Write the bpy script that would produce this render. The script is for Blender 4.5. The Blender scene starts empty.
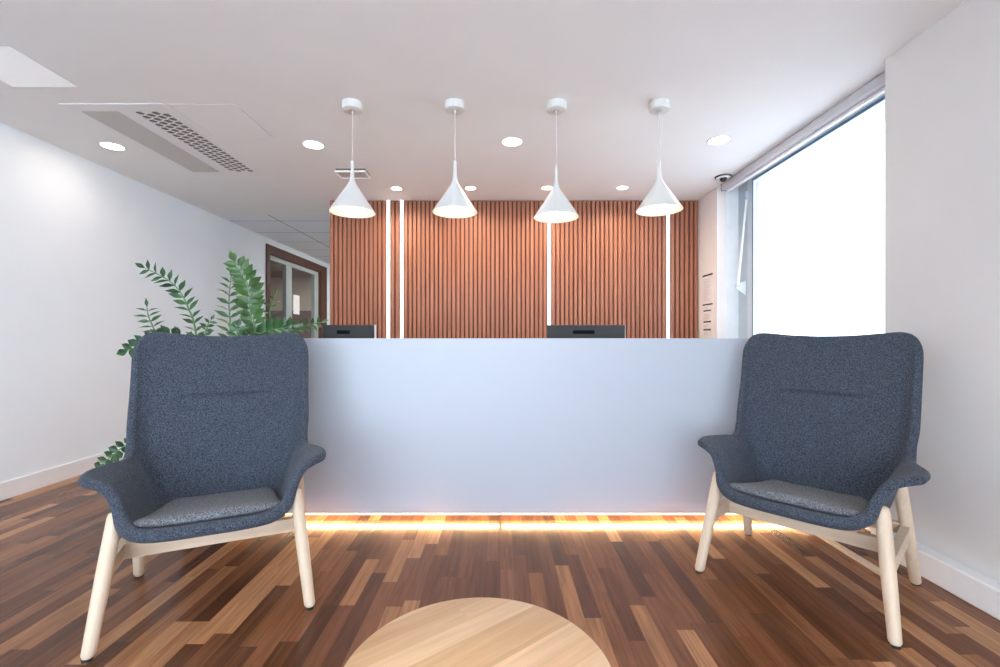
import bpy, bmesh, math, random
from mathutils import Vector, Matrix
random.seed(7)
sc = bpy.context.scene
COL = sc.collection
F, HZ, EYE = 457.0, 338.0, 1.06          # focal length in px, horizon row, eye height


def at(px, py, Y):
    """world point seen at photo pixel (px,py) at depth Y"""
    return Vector(((px - 500) * Y / F, Y, EYE + (HZ - py) * Y / F))


# ------------------------------------------------------------------ materials
def nt(name):
    m = bpy.data.materials.new(name)
    m.use_nodes = True
    t = m.node_tree
    b = t.nodes['Principled BSDF']
    return m, t, b


def N(t, kind, **kw):
    n = t.nodes.new(kind)
    for k, v in kw.items():
        if k in n.inputs.keys() if isinstance(k, str) else False:
            n.inputs[k].default_value = v
        else:
            setattr(n, k, v)
    return n


def math_node(t, op, a, b=None):
    n = t.nodes.new('ShaderNodeMath')
    n.operation = op
    for i, v in enumerate((a, b)):
        if v is None:
            continue
        if isinstance(v, (int, float)):
            n.inputs[i].default_value = v
        else:
            t.links.new(v, n.inputs[i])
    return n.outputs[0]


def coords(t, scale=(1, 1, 1)):
    tc = t.nodes.new('ShaderNodeTexCoord')
    mp = t.nodes.new('ShaderNodeMapping')
    mp.inputs['Scale'].default_value = scale
    t.links.new(tc.outputs['Object'], mp.inputs['Vector'])
    return mp.outputs[0]


def plain(name, c, rough=.5, var=.04, scale=6, spec=.5, metal=0, bump=0, bscale=200):
    """paint-like material with a faint procedural variation"""
    m, t, b = nt(name)
    v = coords(t)
    n = t.nodes.new('ShaderNodeTexNoise')
    n.inputs['Scale'].default_value = scale
    n.inputs['Detail'].default_value = 3
    t.links.new(v, n.inputs['Vector'])
    r = t.nodes.new('ShaderNodeValToRGB')
    r.color_ramp.elements[0].position = .3
    r.color_ramp.elements[1].position = .7
    r.color_ramp.elements[0].color = [max(0, x * (1 - var)) for x in c] + [1]
    r.color_ramp.elements[1].color = [min(1, x * (1 + var)) for x in c] + [1]
    t.links.new(n.outputs[0], r.inputs[0])
    t.links.new(r.outputs[0], b.inputs['Base Color'])
    b.inputs['Roughness'].default_value = rough
    b.inputs['Specular IOR Level'].default_value = spec
    b.inputs['Metallic'].default_value = metal
    if bump:
        n2 = t.nodes.new('ShaderNodeTexNoise')
        n2.inputs['Scale'].default_value = bscale
        t.links.new(v, n2.inputs['Vector'])
        bp = t.nodes.new('ShaderNodeBump')
        bp.inputs['Strength'].default_value = bump
        bp.inputs['Distance'].default_value = .002
        t.links.new(n2.outputs[0], bp.inputs['Height'])
        t.links.new(bp.outputs[0], b.inputs['Normal'])
    return m


def emit(name, c, s):
    m, t, b = nt(name)
    b.inputs['Base Color'].default_value = (.8, .8, .8, 1)
    b.inputs['Emission Color'].default_value = (*c, 1)
    b.inputs['Emission Strength'].default_value = s
    return m


def wood(name, c0, c1, axis='Z', rough=.45, stretch=14, scale=3.0):
    m, t, b = nt(name)
    s = {'X': (1, stretch, stretch), 'Y': (stretch, 1, stretch), 'Z': (stretch, stretch, 1)}[axis]
    v = coords(t, s)
    n = t.nodes.new('ShaderNodeTexNoise')
    n.inputs['Scale'].default_value = scale
    n.inputs['Detail'].default_value = 6
    n.inputs['Roughness'].default_value = .65
    n.inputs['Distortion'].default_value = .4
    t.links.new(v, n.inputs['Vector'])
    r = t.nodes.new('ShaderNodeValToRGB')
    r.color_ramp.elements[0].position = .3
    r.color_ramp.elements[1].position = .72
    r.color_ramp.elements[0].color = (*c0, 1)
    r.color_ramp.elements[1].color = (*c1, 1)
    t.links.new(n.outputs[0], r.inputs[0])
    t.links.new(r.outputs[0], b.inputs['Base Color'])
    b.inputs['Roughness'].default_value = rough
    return m


def planks(name, w, L, ramp, rot=0, rough=.3, grain=.35, bump=.15, seam=.6, spec=.5):
    """staves of random tone laid along local Y, made only of maths nodes"""
    m, t, b = nt(name)
    tc = t.nodes.new('ShaderNodeTexCoord')
    mp = t.nodes.new('ShaderNodeMapping')
    mp.inputs['Rotation'].default_value = (0, 0, rot)
    t.links.new(tc.outputs['Object'], mp.inputs['Vector'])
    sp = t.nodes.new('ShaderNodeSeparateXYZ')
    t.links.new(mp.outputs[0], sp.inputs[0])
    xs = math_node(t, 'DIVIDE', sp.outputs[0], w)
    row = math_node(t, 'FLOOR', xs)
    wn = t.nodes.new('ShaderNodeTexWhiteNoise')
    wn.noise_dimensions = '1D'
    t.links.new(row, wn.inputs['W'])
    off = math_node(t, 'MULTIPLY', wn.outputs['Value'], 7.31)
    ys = math_node(t, 'ADD', math_node(t, 'DIVIDE', sp.outputs[1], L), off)
    # uneven stave lengths: shear the run with a slow sine of itself
    ys = math_node(t, 'ADD', ys, math_node(t, 'MULTIPLY', math_node(t, 'SINE', math_node(t, 'MULTIPLY', ys, 2.3)), .22))
    idx = math_node(t, 'FLOOR', ys)
    cb = t.nodes.new('ShaderNodeCombineXYZ')
    t.links.new(row, cb.inputs[0])
    t.links.new(idx, cb.inputs[1])
    w2 = t.nodes.new('ShaderNodeTexWhiteNoise')
    w2.noise_dimensions = '2D'
    t.links.new(cb.outputs[0], w2.inputs['Vector'])
    r = t.nodes.new('ShaderNodeValToRGB')
    el = r.color_ramp.elements
    while len(el) < len(ramp):
        el.new(.5)
    for e, (p, c) in zip(el, ramp):
        e.position = p
        e.color = (*c, 1)
    t.links.new(w2.outputs['Value'], r.inputs[0])
    # grain running along the stave, different in every stave
    cb2 = t.nodes.new('ShaderNodeCombineXYZ')
    t.links.new(math_node(t, 'MULTIPLY', sp.outputs[0], 60), cb2.inputs[0])
    t.links.new(math_node(t, 'MULTIPLY', sp.outputs[1], 3.5), cb2.inputs[1])
    t.links.new(math_node(t, 'MULTIPLY', w2.outputs['Value'], 40), cb2.inputs[2])
    g = t.nodes.new('ShaderNodeTexNoise')
    g.inputs['Scale'].default_value = 1.0
    g.inputs['Detail'].default_value = 6
    g.inputs['Distortion'].default_value = .8
    t.links.new(cb2.outputs[0], g.inputs['Vector'])
    gr = t.nodes.new('ShaderNodeMapRange')
    gr.inputs['From Min'].default_value = .3
    gr.inputs['From Max'].default_value = .7
    gr.inputs['To Min'].default_value = 1 - grain
    gr.inputs['To Max'].default_value = 1 + grain * .45
    t.links.new(g.outputs[0], gr.inputs['Value'])
    # thin dark joint between staves
    fx = math_node(t, 'FRACT', xs)
    ex = math_node(t, 'MINIMUM', fx, math_node(t, 'SUBTRACT', 1.0, fx))
    fy = math_node(t, 'FRACT', ys)
    ey = math_node(t, 'MULTIPLY', math_node(t, 'MINIMUM', fy, math_node(t, 'SUBTRACT', 1.0, fy)), L / w)
    e = math_node(t, 'MINIMUM', ex, ey)
    jn = t.nodes.new('ShaderNodeMapRange')
    jn.inputs['From Min'].default_value = 0
    jn.inputs['From Max'].default_value = .02
    jn.inputs['To Min'].default_value = seam
    jn.inputs['To Max'].default_value = 1
    t.links.new(e, jn.inputs['Value'])
    k = math_node(t, 'MULTIPLY', gr.outputs[0], jn.outputs[0])
    mx = t.nodes.new('ShaderNodeVectorMath')
    mx.operation = 'SCALE'
    t.links.new(r.outputs[0], mx.inputs[0])
    t.links.new(k, mx.inputs['Scale'])
    t.links.new(mx.outputs[0], b.inputs['Base Color'])
    b.inputs['Roughness'].default_value = rough
    b.inputs['Specular IOR Level'].default_value = spec
    bp = t.nodes.new('ShaderNodeBump')
    bp.inputs['Strength'].default_value = bump
    bp.inputs['Distance'].default_value = .001
    t.links.new(k, bp.inputs['Height'])
    t.links.new(bp.outputs[0], b.inputs['Normal'])
    return m


def fabric(name, dark, light):
    m, t, b = nt(name)
    v = coords(t)
    n = t.nodes.new('ShaderNodeTexNoise')
    n.inputs['Scale'].default_value = 240
    n.inputs['Detail'].default_value = 2
    n.inputs['Roughness'].default_value = .8
    t.links.new(v, n.inputs['Vector'])
    r = t.nodes.new('ShaderNodeValToRGB')
    r.color_ramp.elements[0].position = .41
    r.color_ramp.elements[1].position = .63
    r.color_ramp.elements[0].color = (*dark, 1)
    r.color_ramp.elements[1].color = (*light, 1)
    t.links.new(n.outputs[0], r.inputs[0])
    t.links.new(r.outputs[0], b.inputs['Base Color'])
    b.inputs['Roughness'].default_value = .95
    b.inputs['Specular IOR Level'].default_value = .1
    b.inputs['Sheen Weight'].default_value = .08
    b.inputs['Sheen Roughness'].default_value = .5
    bp = t.nodes.new('ShaderNodeBump')
    bp.inputs['Strength'].default_value = .5
    bp.inputs['Distance'].default_value = .0015
    t.links.new(n.outputs[0], bp.inputs['Height'])
    t.links.new(bp.outputs[0], b.inputs['Normal'])
    return m


def glass(name, tint=(1, 1, 1)):
    m = bpy.data.materials.new(name)
    m.use_nodes = True
    t = m.node_tree
    t.nodes.clear()
    o = t.nodes.new('ShaderNodeOutputMaterial')
    tr = t.nodes.new('ShaderNodeBsdfTransparent')
    tr.inputs[0].default_value = (*tint, 1)
    gl = t.nodes.new('ShaderNodeBsdfGlossy')
    gl.inputs['Roughness'].default_value = .02
    lw = t.nodes.new('ShaderNodeLayerWeight')
    lw.inputs['Blend'].default_value = .5
    fac = math_node(t, 'ADD', math_node(t, 'MULTIPLY', math_node(t, 'POWER', lw.outputs['Facing'], 5.0), .9), .03)
    mx = t.nodes.new('ShaderNodeMixShader')
    t.links.new(fac, mx.inputs[0])
    t.links.new(tr.outputs[0], mx.inputs[1])
    t.links.new(gl.outputs[0], mx.inputs[2])
    t.links.new(mx.outputs[0], o.inputs[0])
    return m


def tiles(name, c, line):
    m, t, b = nt(name)
    v = coords(t)
    br = t.nodes.new('ShaderNodeTexBrick')
    br.offset = 0
    br.inputs['Color1'].default_value = (*c, 1)
    br.inputs['Color2'].default_value = (*[x * .97 for x in c], 1)
    br.inputs['Mortar'].default_value = (*line, 1)
    br.inputs['Scale'].default_value = 1
    br.inputs['Mortar Size'].default_value = .006
    br.inputs['Brick Width'].default_value = 1.2
    br.inputs['Row Height'].default_value = .6
    t.links.new(v, br.inputs['Vector'])
    t.links.new(br.outputs[0], b.inputs['Base Color'])
    b.inputs['Roughness'].default_value = .9
    return m


M = {}
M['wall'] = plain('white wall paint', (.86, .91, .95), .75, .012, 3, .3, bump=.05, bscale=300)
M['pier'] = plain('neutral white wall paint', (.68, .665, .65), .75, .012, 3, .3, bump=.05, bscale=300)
M['wallwarm'] = plain('off white wall paint', (.80, .75, .72), .75, .015, 3, .3)
M['ceil'] = plain('ceiling paint', (.83, .84, .84), .9, .012, 2, .2)
M['tile'] = tiles('ceiling tile', (.80, .86, .92), (.16, .16, .17))
M['floor'] = planks('walnut strip parquet', .064, .55,
                    [(0, (.092, .034, .016)), (.22, (.138, .052, .023)), (.48, (.195, .073, .033)),
                     (.70, (.25, .100, .045)), (.82, (.365, .165, .074)), (1, (.51, .245, .112))],
                    rough=.2, grain=.34, bump=0, seam=.65, spec=.24)
M['oak'] = planks('oak table staves', .047, 1.3,
                  [(0, (.54, .315, .157)), (.4, (.60, .365, .187)), (.7, (.655, .415, .228)), (1, (.73, .49, .29))],
                  rot=math.radians(52), rough=.4, grain=.16, bump=.03, seam=.93)
M['skirt'] = plain('skirting paint', (.84, .83, .83), .5, .01)
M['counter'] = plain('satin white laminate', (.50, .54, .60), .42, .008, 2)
M['desk'] = plain('desk laminate', (.7, .7, .7), .5)
M['plinth'] = plain('plinth laminate', (.5, .48, .46), .6)
M['slat'] = wood('mahogany slat veneer', (.285, .098, .054), (.43, .172, .096), 'Z', .5, 22, 1.3)
M['slatback'] = plain('dark felt backing', (.13, .048, .026), .9, .1)
M['frame'] = wood('dark mahogany frame', (.055, .015, .009), (.11, .033, .020), 'Z', .65, 16, 2)
M['greyframe'] = plain('pale grey aluminium', (.36, .39, .38), .45)
M['winframe'] = plain('blue grey window profile', (.40, .47, .54), .4)
M['sash'] = plain('light blue grey sash', (.52, .59, .66), .4)
M['gasket'] = plain('dark teal gasket', (.06, .16, .24), .6)
M['winwhite'] = plain('white window profile', (.8, .84, .87), .4)
M['glass'] = glass('clear glass')
M['tint'] = glass('solar control glass', (.62, .62, .63))
M['fabric'] = fabric('heathered blue grey wool', (.024, .031, .046), (.104, .119, .147))
M['fabriclit'] = fabric('heathered wool top-lit cushion', (.055, .060, .072), (.255, .26, .275))  # same wool as the shell, lightened for light falling from above
M['ash'] = wood('pale ash', (.62, .47, .33), (.78, .63, .47), 'Z', .5, 12, 2.2)
M['ashx'] = wood('pale ash rail', (.60, .45, .31), (.76, .60, .44), 'X', .5, 12, 2.2)
M['black'] = plain('black plastic', (.018, .018, .02), .45)
M['monitor'] = plain('dark grey monitor plastic', (.042, .045, .047), .6, spec=.25)
M['slot'] = plain('black slot', (.006, .006, .007), .8, spec=.1)
M['silver'] = plain('silver plastic', (.62, .66, .72), .35)
M['screen'] = plain('dark glossy screen', (.01, .011, .013), .1)
M['lampwhite'] = plain('matt white lacquer', (.70, .71, .70), .45, .01)
M['cord'] = plain('white cord', (.66, .64, .62), .6)
M['bulb'] = emit('warm bulb', (1, .80, .55), 26)
M['down'] = emit('warm downlight diffuser', (1, .86, .68), 12)
M['led'] = emit('neutral white led line', (1, .93, .90), 2.2)
M['ledwarm'] = emit('warm led tape', (1, .66, .34), 4.6)
M['tube'] = emit('cool strip lamp', (.85, 1, .9), 3)
M['grille'] = plain('grey filter mesh', (.56, .56, .54), .8, .12, 120)
M['acwhite'] = plain('white ac plastic', (.80, .80, .82), .45, .01)
M['ventwhite'] = plain('bright white plastic', (.93, .93, .92), .4, .01)
M['ventgrey'] = plain('grey vent panel', (.52, .51, .51), .6, .01)
M['accream'] = plain('duct interior', (.42, .38, .32), .7)
M['duct'] = plain('dark duct', (.16, .14, .115), .8)
M['panelglow'] = emit('white panel with added glow', (.85, .93, 1), .20)  # faint glow added to brighten an unlit white panel
M['panelceil'] = plain('painted access panel', (.84, .85, .85), .8, .01)
M['line'] = plain('shadow gap', (.55, .54, .54), .8)
M['blind'] = plain('light grey blind cassette', (.55, .56, .60), .4)
M['paper'] = plain('paper', (.80, .76, .75), .8)
M['ink'] = plain('dark ink', (.03, .03, .05), .7)
M['inkpale'] = plain('pale print', (.60, .50, .50), .8)
M['plum'] = plain('plum wall paint', (.10, .035, .05), .8)
M['cream'] = plain('cream wall paint', (.50, .40, .31), .8)
M['brownceil'] = plain('dull brown soffit', (.20, .13, .10), .8)  # the room beyond has a dull brown ceiling
M['pot'] = plain('charcoal ceramic', (.09, .095, .10), .5)
M['soil'] = plain('potting soil', (.045, .03, .02), .95, .4, 60)
M['ground'] = plain('paved ground', (.60, .61, .61), .9, .1, .3)
M['bldg'] = plain('pale render', (.70, .68, .64), .8)
M['roof'] = plain('tile roof', (.48, .30, .24), .8)


def leaf_mat():
    m, t, b = nt('glossy green leaf')
    v = coords(t)
    n = t.nodes.new('ShaderNodeTexNoise')
    n.inputs['Scale'].default_value = 14
    t.links.new(v, n.inputs['Vector'])
    r = t.nodes.new('ShaderNodeValToRGB')
    r.color_ramp.elements[0].position = .35
    r.color_ramp.elements[1].position = .75
    r.color_ramp.elements[0].color = (.012, .050, .020, 1)
    r.color_ramp.elements[1].color = (.07, .17, .05, 1)
    t.links.new(n.outputs[0], r.inputs[0])
    t.links.new(r.outputs[0], b.inputs['Base Color'])
    b.inputs['Roughness'].default_value = .3
    b.inputs['Transmission Weight'].default_value = 0
    return m


M['leaf'] = leaf_mat()
M['leafpale'] = plain('young green leaf', (.05, .12, .03), .35, .4, 14)
M['stem'] = plain('green stem', (.12, .22, .09), .5, .2)


# ------------------------------------------------------------------ geometry helpers
class G:
    """collects vertices, faces and material slots for ONE mesh object"""

    def __init__(s):
        s.v, s.f, s.m = [], [], []

    def quad_grid(s, rows, mi=0, closed=False):
        base = len(s.v)
        n = len(rows[0])
        for r in rows:
            s.v += [tuple(p) for p in r]
        for i in range(len(rows) - 1):
            for j in range(n if closed else n - 1):
                k = (j + 1) % n
                s.f.append((base + i * n + j, base + i * n + k, base + (i + 1) * n + k, base + (i + 1) * n + j))
                s.m.append(mi)
        return base

    def poly(s, pts, mi=0):
        b = len(s.v)
        s.v += [tuple(p) for p in pts]
        s.f.append(tuple(range(b, b + len(pts))))
        s.m.append(mi)

    def box(s, lo, hi, bev=0, mi=0):
        bm = bmesh.new()
        bmesh.ops.create_cube(bm, size=1)
        for v in bm.verts:
            v.co = Vector([(lo[i] + hi[i]) / 2 + v.co[i] * (hi[i] - lo[i]) for i in range(3)])
        if bev:
            bmesh.ops.bevel(bm, geom=list(bm.edges), offset=bev, segments=2, affect='EDGES', profile=.5)
        s.add_bm(bm, mi)
        return s

    def obox(s, a, b, w, h, up=(0, 0, 1), bev=0, mi=0):
        """bar from a to b with section w (sideways) x h (along up)"""
        a, b = Vector(a), Vector(b)
        d = (b - a)
        L = d.length
        d.normalize()
        side = d.cross(Vector(up)).normalized()
        u = side.cross(d)
        bm = bmesh.new()
        bmesh.ops.create_cube(bm, size=1)
        for v in bm.verts:
            c = v.co.copy()
            v.co = (a + b) / 2 + d * c.x * L + side * c.y * w + u * c.z * h
        if bev:
            bmesh.ops.bevel(bm, geom=list(bm.edges), offset=bev, segments=2, affect='EDGES', profile=.5)
        s.add_bm(bm, mi)
        return s

    def add_bm(s, bm, mi=0):
        bmesh.ops.recalc_face_normals(bm, faces=bm.faces)
        b = len(s.v)
        bm.verts.index_update()
        s.v += [tuple(v.co) for v in bm.verts]
        for f in bm.faces:
            s.f.append(tuple(b + v.index for v in f.verts))
            s.m.append(mi)
        bm.free()

    def tube(s, pts, rad, n=12, caps=True, mi=0):
        pts = [Vector(p) for p in pts]
        rows = []
        ref = None
        for i, p in enumerate(pts):
            d = (pts[min(i + 1, len(pts) - 1)] - pts[max(i - 1, 0)])
            d.normalize()
            if ref is None:
                ref = Vector((1, 0, 0)) if abs(d.x) < .8 else Vector((0, 1, 0))
            a = (ref - d * ref.dot(d)).normalized()
            ref = a
            b = d.cross(a)
            r = rad[i] if isinstance(rad, (list, tuple)) else rad
            rows.append([p + (a * math.cos(2 * math.pi * k / n) + b * math.sin(2 * math.pi * k / n)) * r for k in range(n)])
        s.quad_grid(rows, mi, closed=True)
        if caps:
            s.poly(list(reversed(rows[0])), mi)
            s.poly(rows[-1], mi)
        return s

    def lathe(s, prof, c=(0, 0, 0), n=32, mi=0, caps=(False, False)):
        rows = []
        for r, z in prof:
            rows.append([(c[0] + r * math.cos(2 * math.pi * k / n), c[1] + r * math.sin(2 * math.pi * k / n), c[2] + z) for k in range(n)])
        s.quad_grid(rows, mi, closed=True)
        if caps[0]:
            s.poly(list(reversed(rows[0])), mi)
        if caps[1]:
            s.poly(rows[-1], mi)
        return s


def build(name, g, mats, parent=None, smooth=False, loc=None, angle=40):
    me = bpy.data.meshes.new(name)
    me.from_pydata(g.v, [], g.f)
    if not isinstance(mats, (list, tuple)):
        mats = [mats]
    for m in mats:
        me.materials.append(m)
    me.polygons.foreach_set('material_index', g.m)
    bm = bmesh.new()
    bm.from_mesh(me)
    bmesh.ops.recalc_face_normals(bm, faces=bm.faces)
    for f in bm.faces:
        f.smooth = smooth
    if smooth:
        for e in bm.edges:
            if len(e.link_faces) == 2 and e.calc_face_angle(0) > math.radians(angle):
                e.smooth = False
    bm.to_mesh(me)
    bm.free()
    o = bpy.data.objects.new(name, me)
    COL.objects.link(o)
    if parent:
        o.parent = parent
    if loc:
        o.location = loc
    return o


def tag(o, label, cat, group=None):
    o['label'] = label
    o['category'] = cat
    if group:
        o['group'] = group
    return o


def thing(name, label, cat, loc=(0, 0, 0), rz=0, group=None):
    o = bpy.data.objects.new(name, None)
    o.empty_display_size = .1
    COL.objects.link(o)
    o.location = loc
    o.rotation_euler = (0, 0, rz)
    return tag(o, label, cat, group)


def copy_tree(o, parent=None):
    c = o.copy()
    COL.objects.link(c)
    if parent:
        c.parent = parent
    for ch in list(o.children):
        copy_tree(ch, c)
    return c


def struct(name, g, mats, smooth=False):
    o = build(name, g, mats, smooth=smooth)
    o['kind'] = 'structure'
    return o


def boxes(*bs, bev=0):
    g = G()
    for lo, hi in bs:
        g.box(lo, hi, bev)
    return g


def disk_light(name, parent, loc, size, watts, color, spread):
    l = bpy.data.lights.new(name, 'AREA')
    l.shape = 'DISK'
    l.size = size
    l.energy = watts
    l.color = color
    l.spread = math.radians(spread)
    o = bpy.data.objects.new(name, l)
    COL.objects.link(o)
    o.parent = parent
    o.location = loc
    return o


# ------------------------------------------------------------------ the room
ZC = 2.468
XL, XR, XR2 = -3.26, 1.945, 2.03       # left wall, near right pier, right wall by the slats
YB, YF, YW = -2.7, 9.6, 4.66           # wall behind the camera, corridor end, slat fronts
WY0, WY1 = 2.309, 4.275                # window recess along the right wall
XG = 2.226                             # window plane

struct('floor', boxes(((-6.4, YB - .2, -.12), (2.5, 10.4, 0))), M['floor'])
struct('ceiling', boxes(((XL - .2, YB - .2, ZC), (2.5, 5.22, ZC + .15))), M['ceil'])
co = struct('ceiling.001', boxes(((-.7, -4.48, 0), (1.0, 0, .15))), M['tile'])
co.location = (-2.65, 9.7, ZC)
# left wall with the glazed opening
DY0, DY1, DZ = 6.356, 8.56, 2.376
struct('wall_left', boxes(((XL - .15, YB, 0), (XL, DY0, ZC)), ((XL - .15, DY1, 0), (XL, 10.2, ZC)),
                          ((XL - .15, DY0, DZ), (XL, DY1, ZC))), M['wall'])
struct('wall_end', boxes(((XL - .15, YF, 0), (-1.6, YF + .12, ZC))), M['wallwarm'])
struct('wall_back', boxes(((-1.744, YW + .03, 0), (2.5, YW + .25, ZC)), ((-1.744, YW + .25, 0), (-1.6, YF, ZC))), M['wallwarm'])
# right wall: near pier, sill wall, far return
RY0, RY1 = -2.5, -.8                    # second window, behind the camera's right shoulder
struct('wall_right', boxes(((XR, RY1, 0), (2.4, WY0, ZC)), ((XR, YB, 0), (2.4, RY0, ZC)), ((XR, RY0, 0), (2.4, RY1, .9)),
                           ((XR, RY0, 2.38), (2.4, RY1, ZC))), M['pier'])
struct('wall_right.001', boxes(((XR2, WY1, 0), (2.4, YW + .03, ZC))), M['wallwarm'])
struct('wall_right.002', boxes(((XR2, WY0, 0), (2.4, WY1, .92)), ((2.30, WY0, 2.45), (2.4, WY1, ZC))), M['wall'])
struct('trim_1', boxes(((2.114, WY1 - .008, .92), (2.30, WY1, ZC)), bev=.002), M['winwhite'])
# wall behind the camera with the wide shop window that lights the room
FX0, FX1, FZ = -2.7, 1.2, .12
struct('wall_front', boxes(((XL - .15, YB - .15, 0), (FX0, YB, ZC)), ((FX1, YB - .15, 0), (2.4, YB, ZC)),
                           ((FX0, YB - .15, 2.36), (FX1, YB, ZC)), ((FX0, YB - .15, 0), (FX1, YB, FZ))), M['wall'])
struct('baseboard_left', boxes(((XL, YB, 0), (XL + .015, DY0, .115)), bev=.003), M['skirt'])
struct('baseboard_right', boxes(((XR - .075, YB, 0), (XR, WY0, .112)), bev=.006), M['skirt'])


def window(name, plane, a0, a1, z0, z1, pos, fw=.06, mull=()):
    """frame and pane in a wall; plane 'X' (runs along Y) or 'Y' (runs along X)"""
    def bx(u0, u1, w0, w1, t=.035):
        if plane == 'X':
            return ((pos - t, u0, w0), (pos + t, u1, w1))
        return ((u0, pos - t, w0), (u1, pos + t, w1))
    g = boxes(bx(a0, a0 + fw, z0, z1), bx(a1 - fw, a1, z0, z1), bx(a0 + fw, a1 - fw, z0, z0 + fw), bx(a0 + fw, a1 - fw, z1 - fw, z1), bev=.003)
    for mpos in mull:
        g.box(*bx(mpos - .03, mpos + .03, z0 + fw, z1 - fw), bev=.003)
    o = struct(name, g, M['winframe'])
    p = build('window_pane', boxes(bx(a0 + fw, a1 - fw, z0 + fw, z1 - fw, .004)), M['glass'], o)
    return o


# window_1: the tall bright window on the right, profile by profile
g = boxes(((XG, WY1 - .17, .92), (XG + .06, WY1, ZC - .001)), ((XG, WY0, .92), (XG + .06, WY0 + .12, ZC - .001)),
          ((XG, WY0 + .12, .92), (XG + .06, WY1 - .17, .99)), bev=.004)
w1 = struct('window_1', g, M['winframe'])
ya, yb, za, zb = WY0 + .12, WY1 - .17, .99, ZC - .001
ya, yb, za, zb = WY0 + .12, WY1 - .17, .99, ZC - .001
build('sash', boxes(((XG - .004, yb - .07, za), (XG + .05, yb, zb)), ((XG - .004, ya, za), (XG + .05, ya + .05, zb)),
                    ((XG - .004, ya + .05, za), (XG + .05, yb - .07, za + .05)), ((XG - .004, ya + .05, zb - .006), (XG + .05, yb - .07, zb)), bev=.001), M['sash'], w1)
build('gasket', boxes(((XG - .002, yb - .083, za + .05), (XG + .05, yb - .07, zb - .006)), ((XG - .002, ya + .05, zb - .024), (XG + .05, yb - .083, zb - .006))), M['gasket'], w1)
build('glazing_bead', boxes(((XG, yb - .097, za + .05), (XG + .05, yb - .083, zb - .024)), ((XG, ya + .05, zb - .028), (XG + .05, yb - .097, zb - .024))), M['winwhite'], w1)
build('window_pane', boxes(((XG + .02, ya + .05, za + .05), (XG + .026, yb - .097, zb - .028))), M['tint'], w1)
g = G()
b0 = [(2.222, 4.135, 1.448), (2.222, 4.135, 1.575), (2.128, 4.125, 1.545), (2.128, 4.125, 1.512)]
rows = [[Vector(p) + Vector((0, dy, 0)) for p in b0] for dy in (-.006, .006)]
g.quad_grid(rows, closed=True)
g.poly(rows[0])
g.poly(list(reversed(rows[1])))
br = build('stay_bracket', g, M['winwhite'], w1)
build('pivot', G().tube([(2.140, 4.105, 1.528), (2.140, 4.14, 1.528)], .012, 12), M['silver'], br)
build('stay_arm', G().tube([(2.142, 4.11, 1.535), (2.214, 4.10, 2.33)], [.010, .010], 10), M['winwhite'], w1, smooth=True)
build('arm_hinge', G().box((2.195, 4.085, 2.30), (2.226, 4.12, 2.37), .004), M['winframe'], w1)
window('window_2', 'X', RY0, RY1, .9, 2.38, 2.2)
window('window_3', 'Y', FX0, FX1, FZ, 2.36, YB - .08, mull=(-.8,))

# roller blind cassette over the window
bl = thing('roller_blind', 'light grey roller blind cassette under the ceiling above the bright window', 'blind', (2.02, WY0, ZC))
pr = [(.0, -.058), (.0, -.012), (.008, -.002), (.085, -.002), (.085, -.061), (.008, -.063)]
g = G()
g.quad_grid([[(x, y, z) for x, z in pr] for y in (0.004, 1.86)], closed=True)
g.poly([(x, .004, z) for x, z in pr])
g.poly([(x, 1.86, z) for x, z in pr])
build('cassette', g, M['blind'], bl)
build('bottom_bar', G().box((.035, .01, -.082), (.06, 1.84, -.063), .005), M['winwhite'], bl)
build('end_cap', G().box((-.003, 1.86, -.066), (.088, 1.868, -.002), .003), M['gasket'], bl)

# glazed partition in the left wall, with the room beyond it
d1 = struct('door_1', boxes(((XL - .12, DY0, 0), (XL + .02, DY0 + .095, DZ)), ((XL - .12, DY1 - .28, 0), (XL + .02, DY1, DZ)),
                            ((XL - .12, DY0 + .095, DZ - .125), (XL + .02, DY1 - .28, DZ)), bev=.004), M['frame'])
y0, y1, zt = DY0 + .095, DY1 - .28, DZ - .125
build('inner_frame', boxes(((XL - .09, y0, 0), (XL - .03, y0 + .06, zt)), ((XL - .09, y1 - .17, 0), (XL - .03, y1, zt)), ((XL - .09, 7.04, 0), (XL - .03, 7.23, zt - .07)),
                           ((XL - .09, y0 + .06, zt - .07), (XL - .03, y1 - .17, zt)), ((XL - .09, y0 + .06, 0), (XL - .03, y1 - .17, .12)), bev=.003), M['greyframe'], d1)
build('glass_pane', boxes(((XL - .065, y0 + .06, .12), (XL - .057, 7.04, zt - .07))), M['glass'], d1)
build('glass_pane', boxes(((XL - .065, 7.23, .12), (XL - .057, y1 - .17, zt - .07))), M['glass'], d1)
struct('wall_left_room', boxes(((-6.3, 10.2, 1.67), (XL - .15, 10.32, ZC)), ((-6.42, 5.6, 0), (-6.3, 10.32, ZC)), ((-6.3, 5.6, 0), (XL - .15, 5.72, ZC))), M['cream'])
struct('wall_left_room.001', boxes(((-6.3, 10.2, 0), (XL - .15, 10.31, 1.67))), M['plum'])
struct('ceiling.002', boxes(((-6.42, 5.6, ZC - .06), (XL - .15, 10.32, ZC + .1))), M['brownceil'])
st = thing('strip_lamp', 'cool white strip lamp on the ceiling behind the glazed partition', 'lamp', (-3.80, 8.65, ZC - .06))
build('housing', G().box((-.06, -.22, -.04), (.06, .22, 0), .006), M['lampwhite'], st)
build('diffuser', G().box((-.05, -.21, -.055), (.05, .21, -.04), .004), M['tube'], st)


def area(name, parent, loc, sx, sy, watts, color):
    l = bpy.data.lights.new(name, 'AREA')
    l.shape = 'RECTANGLE'
    l.size, l.size_y, l.energy, l.color = sx, sy, watts, color
    o = bpy.data.objects.new(name, l)
    COL.objects.link(o)
    o.parent, o.location = parent, loc
    return o


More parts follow.
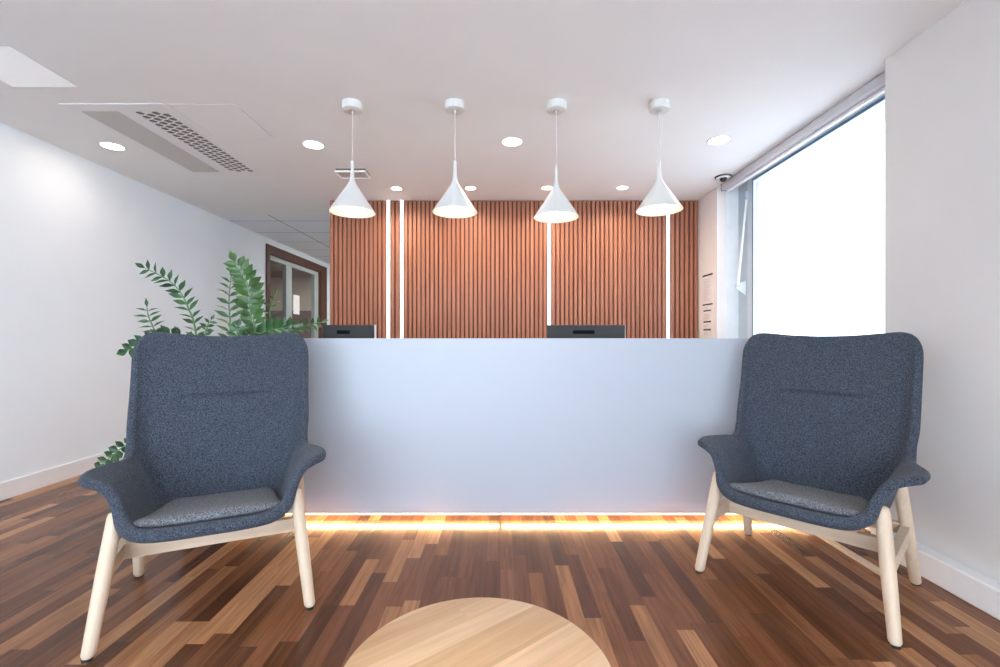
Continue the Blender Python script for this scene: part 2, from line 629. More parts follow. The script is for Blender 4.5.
area('lamp', st, (0, 0, -.06), .1, .4, 24, (.95, 1, .97))
cl = thing('added_corridor_light', 'flat white added light placed unseen to brighten the corridor, behind the end of the slatted wall', 'added light', (-2.15, 7.7, ZC))  # unseen lamp added to brighten the corridor ceiling
build('housing', G().box((-.3, -.3, -.02), (.3, .3, 0), .004), M['lampwhite'], cl)
build('diffuser', G().box((-.28, -.28, -.024), (.28, .28, -.02), .002), M['tube'], cl)
area('lamp', cl, (0, 0, -.03), .55, .55, 20, (.95, 1, 1))


def sheet(name, label, o, du, w, h, bars, lines, normal, cat='notice', group=None):
    """printed sheet: origin o is its top left corner as seen, du the direction to its right"""
    t = thing(name, label, cat, o, 0, group)
    du, n = Vector(du), Vector(normal)

    def slab(x0, x1, z0, z1, d0, d1):
        g = G()
        g.quad_grid([[du * x + Vector((0, 0, z)) + n * d for x, z in ((x0, z0), (x1, z0), (x1, z1), (x0, z1))] for d in (d0, d1)], closed=True)
        g.poly([du * x + Vector((0, 0, z)) + n * d1 for x, z in ((x0, z0), (x1, z0), (x1, z1), (x0, z1))])
        return g
    build('paper', slab(0, w, -h, 0, -.002, .003), M['paper'], t)
    for x0, x1, z, th in bars:
        build('heading_bar', slab(x0, x1, z - th, z, .003, .0045), M['ink'], t)
    gl = G()
    for x0, x1, z in lines:
        s = slab(x0, x1, z - .005, z, .003, .004)
        b = len(gl.v)
        gl.v += s.v
        gl.f += [tuple(i + b for i in f) for f in s.f]
        gl.m += s.m
    if lines:
        build('printed_lines', gl, M['inkpale'], t)
    return t


ln = [(.02, .02 + random.uniform(.10, .17), -.045 - k * .016) for k in range(14)]
sheet('notice_sheet', 'upper paper notice with one dark heading bar on the wall between slats and window', (XR2, 4.57, 1.682), (0, -1, 0), .215, .28,
      [(0, .215, 0, .017)], ln, (-1, 0, 0), group='notices beside the slatted wall')
ln = [(.02, .02 + random.uniform(.08, .15), z) for z in (-.03, -.042, -.10, -.115, -.13, -.145, -.205, -.22, -.235, -.28, -.295)]
sheet('notice_sheet', 'lower paper notice with four dark heading bars, just above the counter top', (XR2, 4.57, 1.394), (0, -1, 0), .215, .36,
      [(0, .215, 0, .014), (.02, .18, -.06, .013), (.02, .18, -.168, .015), (.02, .18, -.246, .015)], ln, (-1, 0, 0), group='notices beside the slatted wall')
sheet('notice_sheet', 'small white paper sheet stuck on the glass of the partition', (XL - .056, 7.33, 1.756), (0, 1, 0), .22, .31,
      [], [(.03, .03 + random.uniform(.08, .15), -.04 - k * .03) for k in range(8)], (1, 0, 0))

# ------------------------------------------------------------------ slatted timber wall
PX = 4.66 / F


def slats(label, x0, x1):
    t = thing('slatted_wall_panel', label, 'wall panel', (x0, YW, 0), 0, 'vertical timber slat panels')
    w = x1 - x0
    n = max(1, round(w / .0446))
    p = w / n
    build('backing_board', G().box((0, .022, .02), (w, .03, ZC - .003)), M['slatback'], t)
    g = G()
    for k in range(n):
        c = (k + .5) * p
        g.box((c - .0156, .006, .02), (c + .0156, .022, ZC - .004), .002)
    build('slat_row', g, M['slat'], t)
    return t


def X(px):
    return (px - 500) * PX


edges = [329, 386.3, 389.9, 399.7, 403.3, 547.6, 551.2, 666.8, 670.4, 699.0]
names = ['brown slat panel at the left end beside the corridor', 'narrow strip of brown slats between two close light lines',
         'wide brown slat panel between the pair of light lines and the single one', 'brown slat panel in the middle right behind the larger monitor',
         'brown slat panel at the right end beside the paper notices']
for k in range(5):
    slats(names[k], X(edges[2 * k]) + .002, X(edges[2 * k + 1]) - .002)
lnames = ['leftmost vertical white light line in the slatted wall', 'second vertical white light line from the left, right of the narrow slat strip',
          'vertical white light line in the middle of the slats behind the third pendant', 'rightmost vertical white light line in the slatted wall']
for k in range(4):
    a, b = X(edges[2 * k + 1]), X(edges[2 * k + 2])
    t = thing('light_line', lnames[k], 'light', (a, YW, 0), 0, 'vertical light lines in the slatted wall')
    build('diffuser', G().box((.005, .004, .02), (b - a - .005, .012, ZC - .004), .001), M['led'], t)
    build('profile', G().box((.0, .012, .02), (b - a, .03, ZC - .004)), M['silver'], t)

# ------------------------------------------------------------------ reception counter
CY, CX0, CX1 = 2.658, -1.75, XR2
ct = thing('reception_counter', 'long white reception counter with warm light along its foot', 'reception desk', (0, CY, 0))
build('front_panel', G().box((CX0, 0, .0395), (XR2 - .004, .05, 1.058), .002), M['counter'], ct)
build('plinth', boxes(((CX0 + .02, .075, 0), (XR2 - .02, .087, .2))), M['plinth'], ct)
for a, b in ((CX0 + .02, -.006), (.012, XR2 - .01)):
    ls = build('light_strip', G().box((a, .002, .032), (b, .075, .0395)), M['ledwarm'], ct)
    lt = area('lamp', ls, ((a + b) / 2, -.001, .034), b - a, .012, 2.4 * (b - a), (1, .60, .26))
    lt.rotation_euler = (math.radians(-60), 0, 0)   # the tape sits in a profile angled out over the floor
    lt.data.spread = math.radians(120)


dk = thing('reception_desk', 'grey work desk behind the white counter front, carrying two monitors', 'desk', (0, CY, 0))
build('worktop', G().box((CX0 + .041, .088, .70), (XR2 - .004, .85, .74), .003), M['desk'], dk)
build('side_panel', G().box((CX0, .088, .03), (CX0 + .04, .85, .74), .002), M['counter'], dk)
build('side_panel', G().box((XR2 - .06, .62, 0), (XR2 - .02, .84, .70), .002), M['counter'], dk)
build('side_panel', G().box((CX0 + .10, .62, 0), (CX0 + .14, .84, .70), .002), M['counter'], dk)


def monitor(label, px0, px1, Y, ztop, hgt, slot, edge, rz=0):
    x0, x1 = (px0 - 500) * Y / F, (px1 - 500) * Y / F
    w = x1 - x0
    t = thing('computer_monitor', label, 'monitor', ((x0 + x1) / 2, Y, .74), rz, 'monitors behind the counter')
    zt = ztop - .74
    g = G()
    g.box((-w / 2, 0, zt - hgt), (w / 2, .035, zt), .004)
    build('back_shell', g, M['monitor'], t)
    build('bezel', G().box((-w / 2 + .002, .036, zt - hgt), (w / 2 + edge, .046, zt + .001), .002), M['silver'], t)
    build('screen', G().box((-w / 2 + .015, .0465, zt - hgt + .015), (w / 2 - .015, .049, zt - .015)), M['screen'], t)
    s0, s1 = slot
    build('vent_slot', G().box((s0, -.003, zt - .062), (s1, .001, zt - .037), .001), M['slot'], t)
    build('stand_neck', G().box((-.03, -.02, .012), (.03, .0, zt - hgt + .14), .004), M['black'], t)
    build('stand_base', G().box((-.12, -.09, 0), (.12, .11, .012), .004), M['black'], t)
    return t


monitor('smaller dark monitor back behind the left part of the counter', 322.5, 373, 3.15, 1.150, .31, (-.075, .015), .010)
monitor('larger dark monitor back behind the middle of the counter', 547, 625.2, 3.15, 1.150, .33, (-.09, .058), .012)

# ------------------------------------------------------------------ pendants and downlights
PY = 2.74


def pendant(first, px, drop, label, tilt):
    x = (px - 500) * PY / F
    if first is None:
        t = thing('pendant_lamp', label, 'pendant lamp', (x, PY, ZC), 0, 'white cone pendants over the counter')
        c = build('canopy', G().lathe([(.0, -.047), (.052, -.047), (.058, -.044), (.06, -.038), (.06, 0), (0, 0)], n=40), M['lampwhite'], t, True)
        build('cord_grip', G().lathe([(0, -.060), (.006, -.060), (.008, -.047), (.02, -.047)], n=16), M['cord'], c, True)
        build('cord', G().tube([(0, 0, -.05), (0, 0, -.345)], .0024, 8), M['cord'], t, True)
        zt, zr = -.348, -.655
        out = [(.003, zt), (.0075, zt), (.0088, zt - .004), (.0092, zt - .055), (.0118, zt - .095), (.0150, zt - .113), (.0205, zt - .130), (.0300, zt - .148), (.135, zr)]
        # smooth the flare
        inn = [(.1325, zr), (.028, zt - .153), (.016, zt - .132), (.001, zt - .128)]
        build('shade', G().lathe(out + inn, n=64), M['lampwhite'], t, True, angle=50)
        build('bulb', G().lathe([(0, -.60), (.018, -.597), (.029, -.583), (.032, -.567), (.028, -.548), (.016, -.525), (.0, -.52)], n=24), M['bulb'], t, True)
    else:
        t = copy_tree(first)
        t.location = (x, PY, ZC)
    t['label'] = label
    for ch in t.children:
        nm = ch.name.split('.')[0]
        if nm in ('shade', 'bulb'):
            ch.location.z = -drop
        if nm == 'cord':
            ch.scale.z = 1 + drop / .345
    return t


pnames = ['leftmost of the four white cone pendants, over the counter', 'second white cone pendant from the left, over the counter',
          'third white cone pendant from the left, hanging slightly lower', 'rightmost of the four white cone pendants, nearest the window']
p0 = None
for px, dr, lb in zip((352.3, 455, 556.3, 659.3), (.0, .0, .030, -.012), pnames):
    p = pendant(p0, px, dr, lb, 0)
    p0 = p0 or p


def downlight(x, y, r, label, group, watts, first=None):
    t = thing('downlight', label, 'downlight', (x, y, ZC), 0, group)
    build('trim_ring', G().lathe([(r - .010, -.004), (r, -.004), (r + .004, 0), (r - .010, 0)], n=36), M['lampwhite'], t, True)
    build('diffuser', G().lathe([(0, -.0035), (r - .010, -.0035)], n=36), M['down'], t, True)
    disk_light('lamp', t, (0, 0, -.012), r * 1.7, watts, (1, .82, .60) if r < .07 else (1, .88, .74), 150 if r < .07 else 180)
    return t


dn = [(112.5, 146, 'round downlight near the left wall, beside the air conditioning grille'), (313.5, 144.5, 'round downlight left of the leftmost pendant'),
      (512, 141.5, 'round downlight between the second and third pendants'), (719, 140, 'round downlight right of the pendants, near the window blind')]
for px, py, lb in dn:
    Y = F * (ZC - EYE) / (HZ - py)
    downlight((px - 500) * Y / F, Y, .078, lb, 'larger downlights in front of the counter', 1.8 if px < 200 else 4.5)
bn = [(396.5, 188.3, 'leftmost small downlight close to the slatted wall'), (470.5, 188, 'second small downlight from the left close to the slatted wall'),
      (547, 187.7, 'third small downlight close to the slatted wall, behind the third pendant'), (622.5, 187.5, 'rightmost small downlight close to the slatted wall')]
for px, py, lb in bn:
    Y = F * (ZC - EYE) / (HZ - py)
    downlight((px - 500) * Y / F, Y, .058, lb, 'small downlights along the slatted wall', 6)

# ------------------------------------------------------------------ ceiling fittings
ac = thing('air_conditioner', 'white ceiling air conditioner with grey filter grille and perforated outlet', 'air conditioner', (-2.65, 2.745, ZC))
W, L = .62, 1.20
fx0, fx1, fy0, fy1 = .05, .285, .085, 1.125      # filter opening
ox0, ox1, oy0, oy1 = .375, .575, .085, 1.125     # outlet opening
g = boxes(((0, 0, -.012), (fx0, L, 0)), ((fx1, 0, -.012), (ox0, L, 0)), ((ox1, 0, -.012), (W, L, 0)))
for a, b in ((fx0, fx1), (ox0, ox1)):
    g.box((a, 0, -.012), (b, fy0, 0))
    g.box((a, fy1, -.012), (b, L, 0))
build('frame', g, M['acwhite'], ac)
build('filter_grille', G().box((fx0, fy0, -.009), (fx1, fy1, -.002)), M['grille'], ac)
g = G()
nr, nc = 19, 4
cw, ch = (ox1 - ox0) / nc, (oy1 - oy0) / (nr + .5)
for c in range(nc):
    off = ch * .5 * (c % 2)
    cx = ox0 + (c + .5) * cw
    for r in range(nr):
        cy = oy0 + off + (r + .5) * ch
        n = 16
        inner, outer = [], []
        for k in range(n):
            a = 2 * math.pi * (k + .5) / n
            ca, sa = math.cos(a), math.sin(a)
            inner.append((cx + ca * cw * .45, cy + sa * ch * .42, -.0115))
            m_ = max(abs(ca), abs(sa))
            outer.append((cx + ca / m_ * cw / 2, cy + sa / m_ * ch / 2, -.0115))
        up = [(x, y, -.004) for x, y, z in inner]
        g.quad_grid([outer, inner, up], closed=True)
    if off:
        g.box((cx - cw / 2, oy0, -.0115), (cx + cw / 2, oy0 + off, -.009))
    else:
        g.box((cx - cw / 2, oy1 - ch * .5, -.0115), (cx + cw / 2, oy1, -.009))
og = build('outlet_grille', g, M['acwhite'], ac)
build('duct_liner', G().box((ox0, oy0, -.0035), (ox1, oy1, -.001)), M['duct'], og)


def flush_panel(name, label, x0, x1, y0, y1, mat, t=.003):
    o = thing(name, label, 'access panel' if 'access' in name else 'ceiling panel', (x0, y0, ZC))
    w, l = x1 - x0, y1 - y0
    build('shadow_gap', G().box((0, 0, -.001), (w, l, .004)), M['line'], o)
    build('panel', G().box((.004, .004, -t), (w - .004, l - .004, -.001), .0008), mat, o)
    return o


ac.scale.z = .3
flush_panel('access_panel', 'flush painted access panel in the ceiling, right of the perforated outlet', -2.0, -1.59, 2.745, 3.20, M['panelceil'])
flush_panel('ceiling_panel', 'square flush white panel with added glow in the ceiling, nearest the upper left corner', -2.73, -2.36, 2.20, 2.565, M['panelglow'])

vt = thing('ceiling_vent', 'small square white vent plate hanging below the ceiling by the leftmost pendant', 'vent', (-1.246, 3.872, ZC))
build('plate', boxes(((-.131, -.083, -.032), (.131, -.068, -.018)), ((-.131, .068, -.032), (.131, .083, -.018)),
                     ((-.131, -.068, -.032), (-.116, .068, -.018)), ((.116, -.068, -.032), (.131, .068, -.018)), bev=.002), M['ventwhite'], vt)
build('inner_plate', G().box((-.116, -.068, -.026), (.116, .068, -.018)), M['ventgrey'], vt)
build('collar', G().box((-.122, -.074, -.018), (.122, .074, 0)), M['duct'], vt)

cm = thing('security_camera', 'small round dome security camera on the ceiling at the end of the blind', 'camera', (1.945, 3.98, ZC))
build('base_ring', G().lathe([(0, -.018), (.045, -.018), (.060, -.012), (.064, .003), (0, .003)], n=36), M['lampwhite'], cm, True)
build('shadow_ring', G().lathe([(.060, -.0125), (.0665, -.012), (.0675, -.003), (.0645, -.001)], n=36), M['black'], cm, True)
build('dome', G().lathe([(.03, -.018), (.028, -.032), (.018, -.043), (0, -.047)], n=28), M['black'], cm, True)

# ------------------------------------------------------------------ armchairs
T = [0, .25, .5, .65, .8, .92, 1.0]
R = [
    [(0, -.280, .368), (.12, -.278, .368), (.206, -.268, .375), (.254, -.247, .405), (.279, -.220, .464), (.316, -.193, .527), (.389, -.160, .557)],
    [(0, -.150, .340), (.12, -.150, .340), (.214, -.145, .350), (.264, -.135, .392), (.286, -.120, .467), (.322, -.105, .529), (.394, -.085, .560)],
    [(0, .000, .302), (.12, .000, .302), (.216, .000, .316), (.264, .000, .380), (.288, .002, .464), (.316, .010, .526), (.362, .020, .556)],
    [(0, .130, .278), (.12, .128, .279), (.212, .120, .302), (.260, .108, .378), (.288, .100, .464), (.312, .098, .521), (.342, .098, .550)],
    [(0, .212, .348), (.12, .209, .350), (.214, .198, .374), (.268, .182, .430), (.300, .165, .495), (.319, .152, .536), (.334, .140, .566)],
    [(0, .246, .500), (.12, .243, .500), (0.224, .235, .508), (0.281, .220, .532), (0.312, .198, .572), (0.326, .184, .598), (0.334, .172, .620)],
    [(0, .272, .640), (.12, .269, .640), (0.228, .261, .642), (0.288, .247, .650), (0.318, .228, .664), (0.332, .215, .675), (0.340, .203, .685)],
    [(0, .310, .840), (.12, .308, .840), (0.226, .302, .840), (0.287, .291, .840), (0.319, .277, .840), (0.333, .266, .840), (0.342, .256, .840)],
    [(0, .337, .990), (.12, .335, .990), (0.226, .330, .990), (0.289, .322, .990), (0.321, .310, .990), (0.335, .301, .988), (0.343, .293, .985)],
    [(0, .349, 1.052), (.12, .348, 1.056), (0.222, .344, 1.065), (0.274, .338, 1.070), (0.306, .330, 1.064), (0.325, .322, 1.048), (0.336, .313, 1.024)],
]


def cr(p, t):
    """Catmull-Rom through list p at t in [0, len-1]"""
    n = len(p) - 1
    i = min(int(t), n - 1)
    f = t - i
    a, b, c, d = p[max(i - 1, 0)], p[i], p[i + 1], p[min(i + 2, n)]
    return b + .5 * f * (c - a + f * (2 * a - 5 * b + 4 * c - d + f * (3 * (b - c) + d - a)))


def shell_mesh():
    full = []
    for row in R:
        r = [Vector(p) for p in row]
        full.append([Vector((-p.x, p.y, p.z)) for p in reversed(r[1:])] + r)
    nc, nrr = 72, 240
    mid = []                                      # dense across, then dense along
    for row in full:
        mid.append([cr(row, (len(row) - 1) * j / nc) for j in range(nc + 1)])
    S = [[cr([m[j] for m in mid], (len(mid) - 1) * i / nrr) for j in range(nc + 1)] for i in range(nrr + 1)]
    # normals (towards the sitter)
    Nn = [[None] * (nc + 1) for _ in range(nrr + 1)]
    for i in range(nrr + 1):
        for j in range(nc + 1):
            du = S[i][min(j + 1, nc)] - S[i][max(j - 1, 0)]
            dv = S[min(i + 1, nrr)][j] - S[max(i - 1, 0)][j]
            n = du.cross(dv)
            Nn[i][j] = n.normalized()
    front, back = [], []
    for i in range(nrr + 1):
        fr, bk = [], []
        for j in range(nc + 1):
            p, n = S[i][j], Nn[i][j]
            th =   .036 + .012 * max(0, 1 - i / 37) * max(0, min(1, (.47 - p.z) / .08))
            d = 0
            if p.z > .6:                          # seam across the back and the soft head cushion above it
                sx = max(0, 1 - (abs(p.x) / .185) ** 3)
                dz = p.z - .787
                d -= .007 * math.exp(-((dz + .004) / .010) ** 2) * sx
                if dz > 0:
                    d += .012 * sx * min(1, dz / .012) * math.exp(-(max(0, dz - .02) / .09) ** 2)
            fr.append(p + n * (th / 2 + d))
            bk.append(p - n * th / 2)
        front.append(fr)
        back.append(bk)
    g = G()
    g.quad_grid(front)
    g.quad_grid([list(reversed(r)) for r in back])
    # rounded rim all the way round
    per = [(0, j) for j in range(nc + 1)] + [(i, nc) for i in range(1, nrr + 1)] + [(nrr, j) for j in range(nc - 1, -1, -1)] + [(i, 0) for i in range(nrr - 1, 0, -1)]
    K = len(per)
    rings = [[] for _ in range(9)]
    for k in range(K):
        i, j = per[k]
        a = S[per[k - 3][0]][per[k - 3][1]]
        b = S[per[(k + 3) % K][0]][per[(k + 3) % K][1]]
        n = Nn[i][j]
        out = (b - a).cross(n)
        out.normalize()
        c = (front[i][j] + back[i][j]) / 2
        h = (front[i][j] - back[i][j]).length / 2
        for q in range(9):
            an = math.pi * q / 8
            rings[q].append(c + n * h * math.cos(an) + out * h * .95 * math.sin(an))
    g.quad_grid(rings, closed=True)
    me = build('shell', g, M['fabric'], None, True, angle=80)
    bm = bmesh.new()
    bm.from_mesh(me.data)
    bmesh.ops.remove_doubles(bm, verts=bm.verts, dist=.0004)
    bmesh.ops.recalc_face_normals(bm, faces=bm.faces)
    for f in bm.faces:
        f.smooth = True
    bm.to_mesh(me.data)
    bm.free()
    return me


def cushion_mesh():
    """thin padded seat cushion that follows the bucket"""
    def half(v):                                   # half width at depth v
        a = (v + .262) / .45
        w = .250 - .045 * a
        if v < -.21:
            w -= .045 * ((-.21 - v) / .05) ** 2
        if v > .12:
            w -= .06 * ((v - .12) / .07) ** 2
        return w
    vs = [-.262 + .445 * (.5 - .5 * math.cos(math.pi * i / 26)) for i in range(27)]
    g = G()
    topr, botr = [], []
    for i, v in enumerate(vs):
        w = half(v)
        tr, br_ = [], []
        for j in range(25):
            a = -1 + 2 * j / 24
            a = math.sin(a * math.pi / 2)
            u = w * a
            ex = min(1, (1 - abs(a)) / .18)
            ez = min(1, (v - vs[0]) / .035, (vs[-1] - v) / .05)
            e = max(0, min(ex, ez))
            e = math.sqrt(max(0, 1 - (1 - e) ** 2))
            base = .387 + .010 * abs(a) ** 3 - .24 * (v + .26) * (1 - .35 * (v + .26) / .45) + (.012 * max(0, (v - .1) / .08) ** 2)
            tr.append((u, v, base + .012 + e * (.020 + .010 * (1 - a * a))))
            br_.append((u, v, base + .012 - e * .012))
        topr.append(tr)
        botr.append(br_)
    g.quad_grid(topr)
    g.quad_grid([list(reversed(r)) for r in botr])
    o = build('seat_cushion', g, M['fabriclit'], None, True, angle=180)
    bm = bmesh.new()
    bm.from_mesh(o.data)
    bmesh.ops.remove_doubles(bm, verts=bm.verts, dist=.0008)
    bmesh.ops.recalc_face_normals(bm, faces=bm.faces)
    bm.to_mesh(o.data)
    bm.free()
    return o


def leg(parent, foot, top):
    foot, top = Vector(foot), Vector(top)
    d = (top - foot).normalized()
    pts = [foot + Vector((0, 0, .008)), foot + Vector((0, 0, .010)) + d * .004, foot + d * .02, foot + d * .25, top - d * .02, top - d * .006, top]
    o = build('leg', G().tube(pts, [.014, .0185, .0203, .0238, .0238, .021, .012], 24), M['ash'], parent, True, angle=60)
    build('floor_glide', G().tube([foot, foot + Vector((0, 0, .009))], .0155, 18), M['black'], o, True)
    return o


def armchair(label, loc, rz):
    t = thing('armchair', label, 'armchair', (*loc, 0), rz, 'high-back grey armchairs with pale legs')
    shell_mesh().parent = t
    cushion_mesh().parent = t
    for s in (-1, 1):
        leg(t, (s * .339, -.295, 0), (s * .289, -.196, .446))
    for s in (-1, 1):
        leg(t, (s * .336, .295, 0), (s * .302, .125, .462))
    for s in (-1, 1):
        build('side_rail', G().obox((s * .315, -.240, .250), (s * .315, .200, .250), .022, .055, bev=.004), M['ashx'], t)
    build('front_rail', G().obox((-.305, -.03, .245), (.305, -.03, .245), .026, .055, bev=.004), M['ashx'], t)
    build('rear_rail', G().obox((-.305, .19, .262), (.305, .19, .262), .024, .045, bev=.004), M['ashx'], t)
    for s in (-1, 1):
        build('seat_support', G().box((s * .17 - .02, -.045, .272), (s * .17 + .02, -.015, .332), .003), M['ash'], t)
    return t


c1 = armchair('high-back grey armchair on the left, in front of the potted plant', (-1.1777, 1.914), .4447)
c2 = copy_tree(c1)
c2.location = (1.347, 2.0174, 0)
c2.rotation_euler = (0, 0, -.8316)
c2['label'] = 'high-back grey armchair on the right, beside the window pier'

# slim strip lying on the floor under the right chair
tag(build('cable_cover', G().box((1.690, 2.03, 0), (1.726, 2.50, .016), .004), M['ash']), 'slim cream cable cover on the floor beneath the right armchair', 'cable cover')

# ------------------------------------------------------------------ round table
tb = thing('coffee_table', 'round pale oak coffee table in the foreground', 'table', (-.042, .828, 0))
g = G().lathe([(0, .424), (.246, .424), (.251, .428), (.252, .434), (.252, .443), (.250, .448), (.246, .450), (0, .450)], n=96)
build('tabletop', g, M['oak'], tb, True, angle=30)
for k in range(3):
    a = math.radians(90 + 120 * k)
    ca, sa = math.cos(a), math.sin(a)
    build('leg', G().tube([(ca * .20, sa * .20, 0), (ca * .13, sa * .13, .424)], [.012, .017], 18), M['ash'], tb, True, angle=60)
build('under_ring', G().lathe([(.10, .405), (.16, .405), (.16, .424), (.10, .424), (.10, .405)], n=40), M['ash'], tb)

# ------------------------------------------------------------------ plant
PC = Vector((-1.55, 2.46, 0))
pl = thing('potted_plant', 'tall green potted plant with arching leafy stems behind the left armchair', 'plant', PC)
build('pot', G().lathe([(0, 0), (.115, 0), (.125, .006), (.165, .40), (.168, .42), (.155, .42), (.152, .385), (.0, .385)], n=48), M['pot'], pl, True, angle=45)
build('soil', G().lathe([(0, .398), (.08, .396), (.15, .388), (.0, .386)], n=32), M['soil'], pl, True)


def leaf(g, base, d, n, L, W, mi):
    """pointed oval leaf: base, direction d, normal n"""
    d = d.normalized()
    n = (n - d * n.dot(d)).normalized()
    s = d.cross(n)
    rows = []
    prof = [0, .42, .80, 1.0, .95, .70, .36, .03]
    for i, w in enumerate(prof):
        a = i / (len(prof) - 1)
        c = base + d * L * a - n * L * .12 * a * a
        hw = max(.0015, W / 2 * w)
        rows.append([c - s * hw + n * hw * .30, c - s * hw * .5 + n * hw * .08, c, c + s * hw * .5 + n * hw * .08, c + s * hw + n * hw * .30])
    g.quad_grid(rows, mi)


def frond(px, n, L, W, start=.5, face=1.0, up=.6, pale=False, rad=.006, sway=.25, seedp=None):
    """px: list of (x, y, depth) the stem passes through after leaving the pot"""
    pts = [at(*px[0]) * .0 + PC + Vector((random.uniform(-.05, .05), random.uniform(-.05, .05), .39))]
    if isinstance(px[0][0], str):
        px = px[1:]
    pts += [at(*p) for p in px]
    if len(pts) < 3:
        pts.insert(1, (pts[0] + pts[1]) / 2 + Vector((0, 0, .05)))
    path = [cr(pts, (len(pts) - 1) * i / 40) - PC for i in range(41)]
    g = G()
    g.tube(path, [rad * (1 - .7 * i / 40) for i in range(41)], 8)
    cum = [0]
    for i in range(40):
        cum.append(cum[-1] + (path[i + 1] - path[i]).length)
    cam = (Vector((0, 0, 1.06)) - PC)
    for k in range(n):
        f = start + (1 - start) * (k + .3) / n
        target = f * cum[-1]
        i = min(max(q for q in range(41) if cum[q] <= target), 39)
        fr = (target - cum[i]) / max(1e-6, cum[i + 1] - cum[i])
        p = path[i].lerp(path[i + 1], fr)
        tg = (path[i + 1] - path[i]).normalized()
        toc = (cam - p).normalized()
        sd = tg.cross(toc).normalized()
        sz = 1 - .35 * abs(2 * (k + .5) / n - 1.1) ** 2
        for s in (-1, 1):
            d = sd * s + tg * up + toc * random.uniform(-.25, .25)
            nn = toc * face + tg * (1 - face) * 1.0 + Vector((random.uniform(-1, 1), random.uniform(-1, 1), random.uniform(-1, 1))) * sway
            leaf(g, p + tg * random.uniform(-.004, .004), d, nn, L * sz * random.uniform(.88, 1.1), W * sz, 1)
    i = 40
    leaf(g, path[40], (path[40] - path[38]), (cam - path[40]), L * .8, W * .8, 1)
    build('frond', g, [M['stem'], M['leafpale' if pale else 'leaf']], pl, True, angle=70)


frond([(197, 345, 2.42), (187, 305, 2.40), (172, 283, 2.38), (145, 268, 2.36)], 15, .070, .028, .52, .45, .85)
frond([(160, 345, 2.40), (149, 318, 2.38), (147, 307, 2.38)], 6, .060, .020, .80, .5, .4)
frond([(207, 350, 2.36), (207, 328, 2.36), (211, 320, 2.36)], 4, .040, .020, .88, .6, .5)
frond([(228, 350, 2.44), (229, 300, 2.44), (231, 277, 2.44)], 11, .074, .026, .58, .45, .65)
frond([(253, 345, 2.46), (250, 310, 2.46), (248, 285, 2.44), (236, 262, 2.42)], 15, .084, .048, .60, .7, .7, True)
frond([(266, 345, 2.50), (270, 310, 2.54), (275, 296, 2.56)], 6, .055, .022, .75, .5, .5)
frond([(250, 345, 2.50), (285, 332, 2.50), (321, 322, 2.50)], 12, .052, .028, .62, .45, .7, True)
frond([(245, 345, 2.44), (262, 333, 2.42), (292, 326, 2.42)], 9, .075, .042, .68, .6, .6)
frond([(190, 350, 2.40), (160, 340, 2.36), (128, 350, 2.34)], 10, .078, .046, .60, .7, .9)
frond([(236, 350, 2.38), (237, 335, 2.36), (238, 327, 2.36)], 2, .055, .034, .93, .9, .5)
frond([(175, 350, 2.40), (166, 340, 2.38), (172, 333, 2.36)], 2, .062, .04, .92, .9, .3)
frond([(160, 436, 2.36), (128, 444, 2.30), (98, 468, 2.26)], 7, .046, .040, .62, .7, .5)
frond([(215, 400, 2.50), (222, 365, 2.56), (228, 345, 2.60)], 6, .06, .03, .6, .6, .5)

# ------------------------------------------------------------------ outside
struct('ground', boxes(((-40, -60, -6.6), (400, 400, -6.2))), M['ground'])


def house(label, px0, px1, ytop, Y, roof):
    a, b = at(px0, ytop, Y), at(px1, ytop, Y)
    w, h = b.x - a.x, a.z + 6.2
    t = thing('distant_building', label, 'building', ((a.x + b.x) / 2, Y, -6.2), 0, 'far buildings outside the window')
    build('walls', G().box((-w / 2, 0, 0), (w / 2, w * .8, h)), M['bldg'], t)
    g = G()
    g.quad_grid([[(-w / 2 - .3, -.3, h), (w / 2 + .3, -.3, h), (w / 2 + .3, w * .8 + .3, h), (-w / 2 - .3, w * .8 + .3, h)],
                 [(-w * .2, w * .3, h + roof), (w * .2, w * .3, h + roof), (w * .2, w * .5, h + roof), (-w * .2, w * .5, h + roof)]], closed=True)
    g.poly([(-w * .2, w * .3, h + roof), (w * .2, w * .3, h + roof), (w * .2, w * .5, h + roof), (-w * .2, w * .5, h + roof)])
    build('roof', g, M['roof'], t)


house('low pale building far outside at the left edge of the window', 758, 786, 331.5, 150, .5)
house('distant pale building outside near the middle of the window', 796, 812, 331, 170, .7)
house('distant pale building outside near the right edge of the window', 866, 884, 330.5, 160, .6)

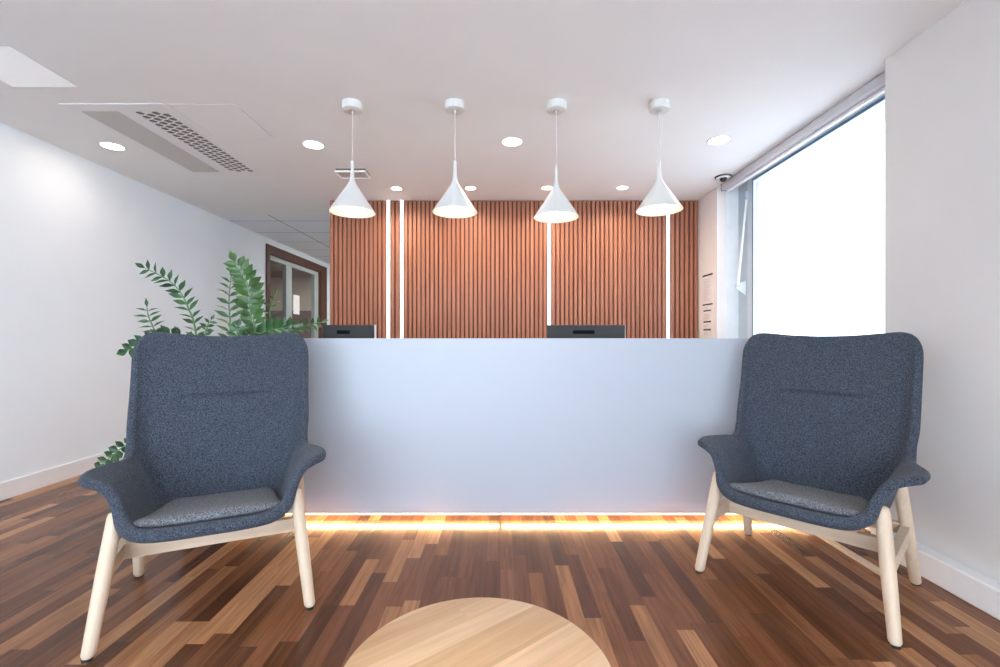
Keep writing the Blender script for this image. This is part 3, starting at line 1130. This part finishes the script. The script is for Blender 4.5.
# ------------------------------------------------------------------ daylight
SKY = 9.5
w = bpy.data.worlds.new('sky')
sc.world = w
w.use_nodes = True
bg = w.node_tree.nodes['Background']
bg.inputs[0].default_value = (.70, .84, 1.0, 1)
bg.inputs[1].default_value = SKY


sun = bpy.data.lights.new('sun', 'SUN')
sun.energy = 22
sun.angle = .02
so = bpy.data.objects.new('sun', sun)
COL.objects.link(so)
so.rotation_euler = (math.radians(12), math.radians(-38), 0)   # high, behind the building: lights the ground outside


def portal(name, loc, rot, sx, sy):
    l = bpy.data.lights.new(name, 'AREA')
    l.shape = 'RECTANGLE'
    l.size, l.size_y = sx, sy
    l.cycles.is_portal = True
    o = bpy.data.objects.new(name, l)
    COL.objects.link(o)
    o.location, o.rotation_euler = loc, rot


portal('daylight', (2.34, (WY0 + WY1) / 2, 1.68), (0, math.pi / 2, 0), 1.6, 2.0)
portal('daylight', (2.34, (RY0 + RY1) / 2, 1.64), (0, math.pi / 2, 0), 1.55, 1.75)
portal('daylight', ((FX0 + FX1) / 2, YB - .14, 1.3), (math.pi / 2, 0, 0), 4.0, 2.5)

# more of the ceiling's own downlights, over the seating side of the room
for x, y, lb in ((-2.2, .2, 'round downlight over the seating area, left of the camera'), (.1, .2, 'round downlight over the seating area, above the camera')):
    downlight(x, y, .083, lb, 'downlights over the seating area', 3)

# ------------------------------------------------------------------ camera and view
cam = bpy.data.cameras.new('camera')
cam.sensor_width = 36
cam.lens = 36 * F / 1000
cam.shift_y = 4.5 / 1000
cam.clip_start = .05
cam.clip_end = 1000
co = bpy.data.objects.new('camera', cam)
COL.objects.link(co)
co.location = (0, 0, EYE)
co.rotation_euler = (math.pi / 2, 0, 0)
sc.camera = co
vs = sc.view_settings
vs.view_transform = 'Standard'
vs.look = 'None'
vs.gamma = 1
vs.use_curve_mapping = False
vs.exposure = .25
sc.cycles.use_denoising = True
sc.cycles.max_bounces = 10
sc.cycles.diffuse_bounces = 6
sc.cycles.transparent_max_bounces = 12
sc.cycles.sample_clamp_indirect = 8
sc.cycles.caustics_reflective = False
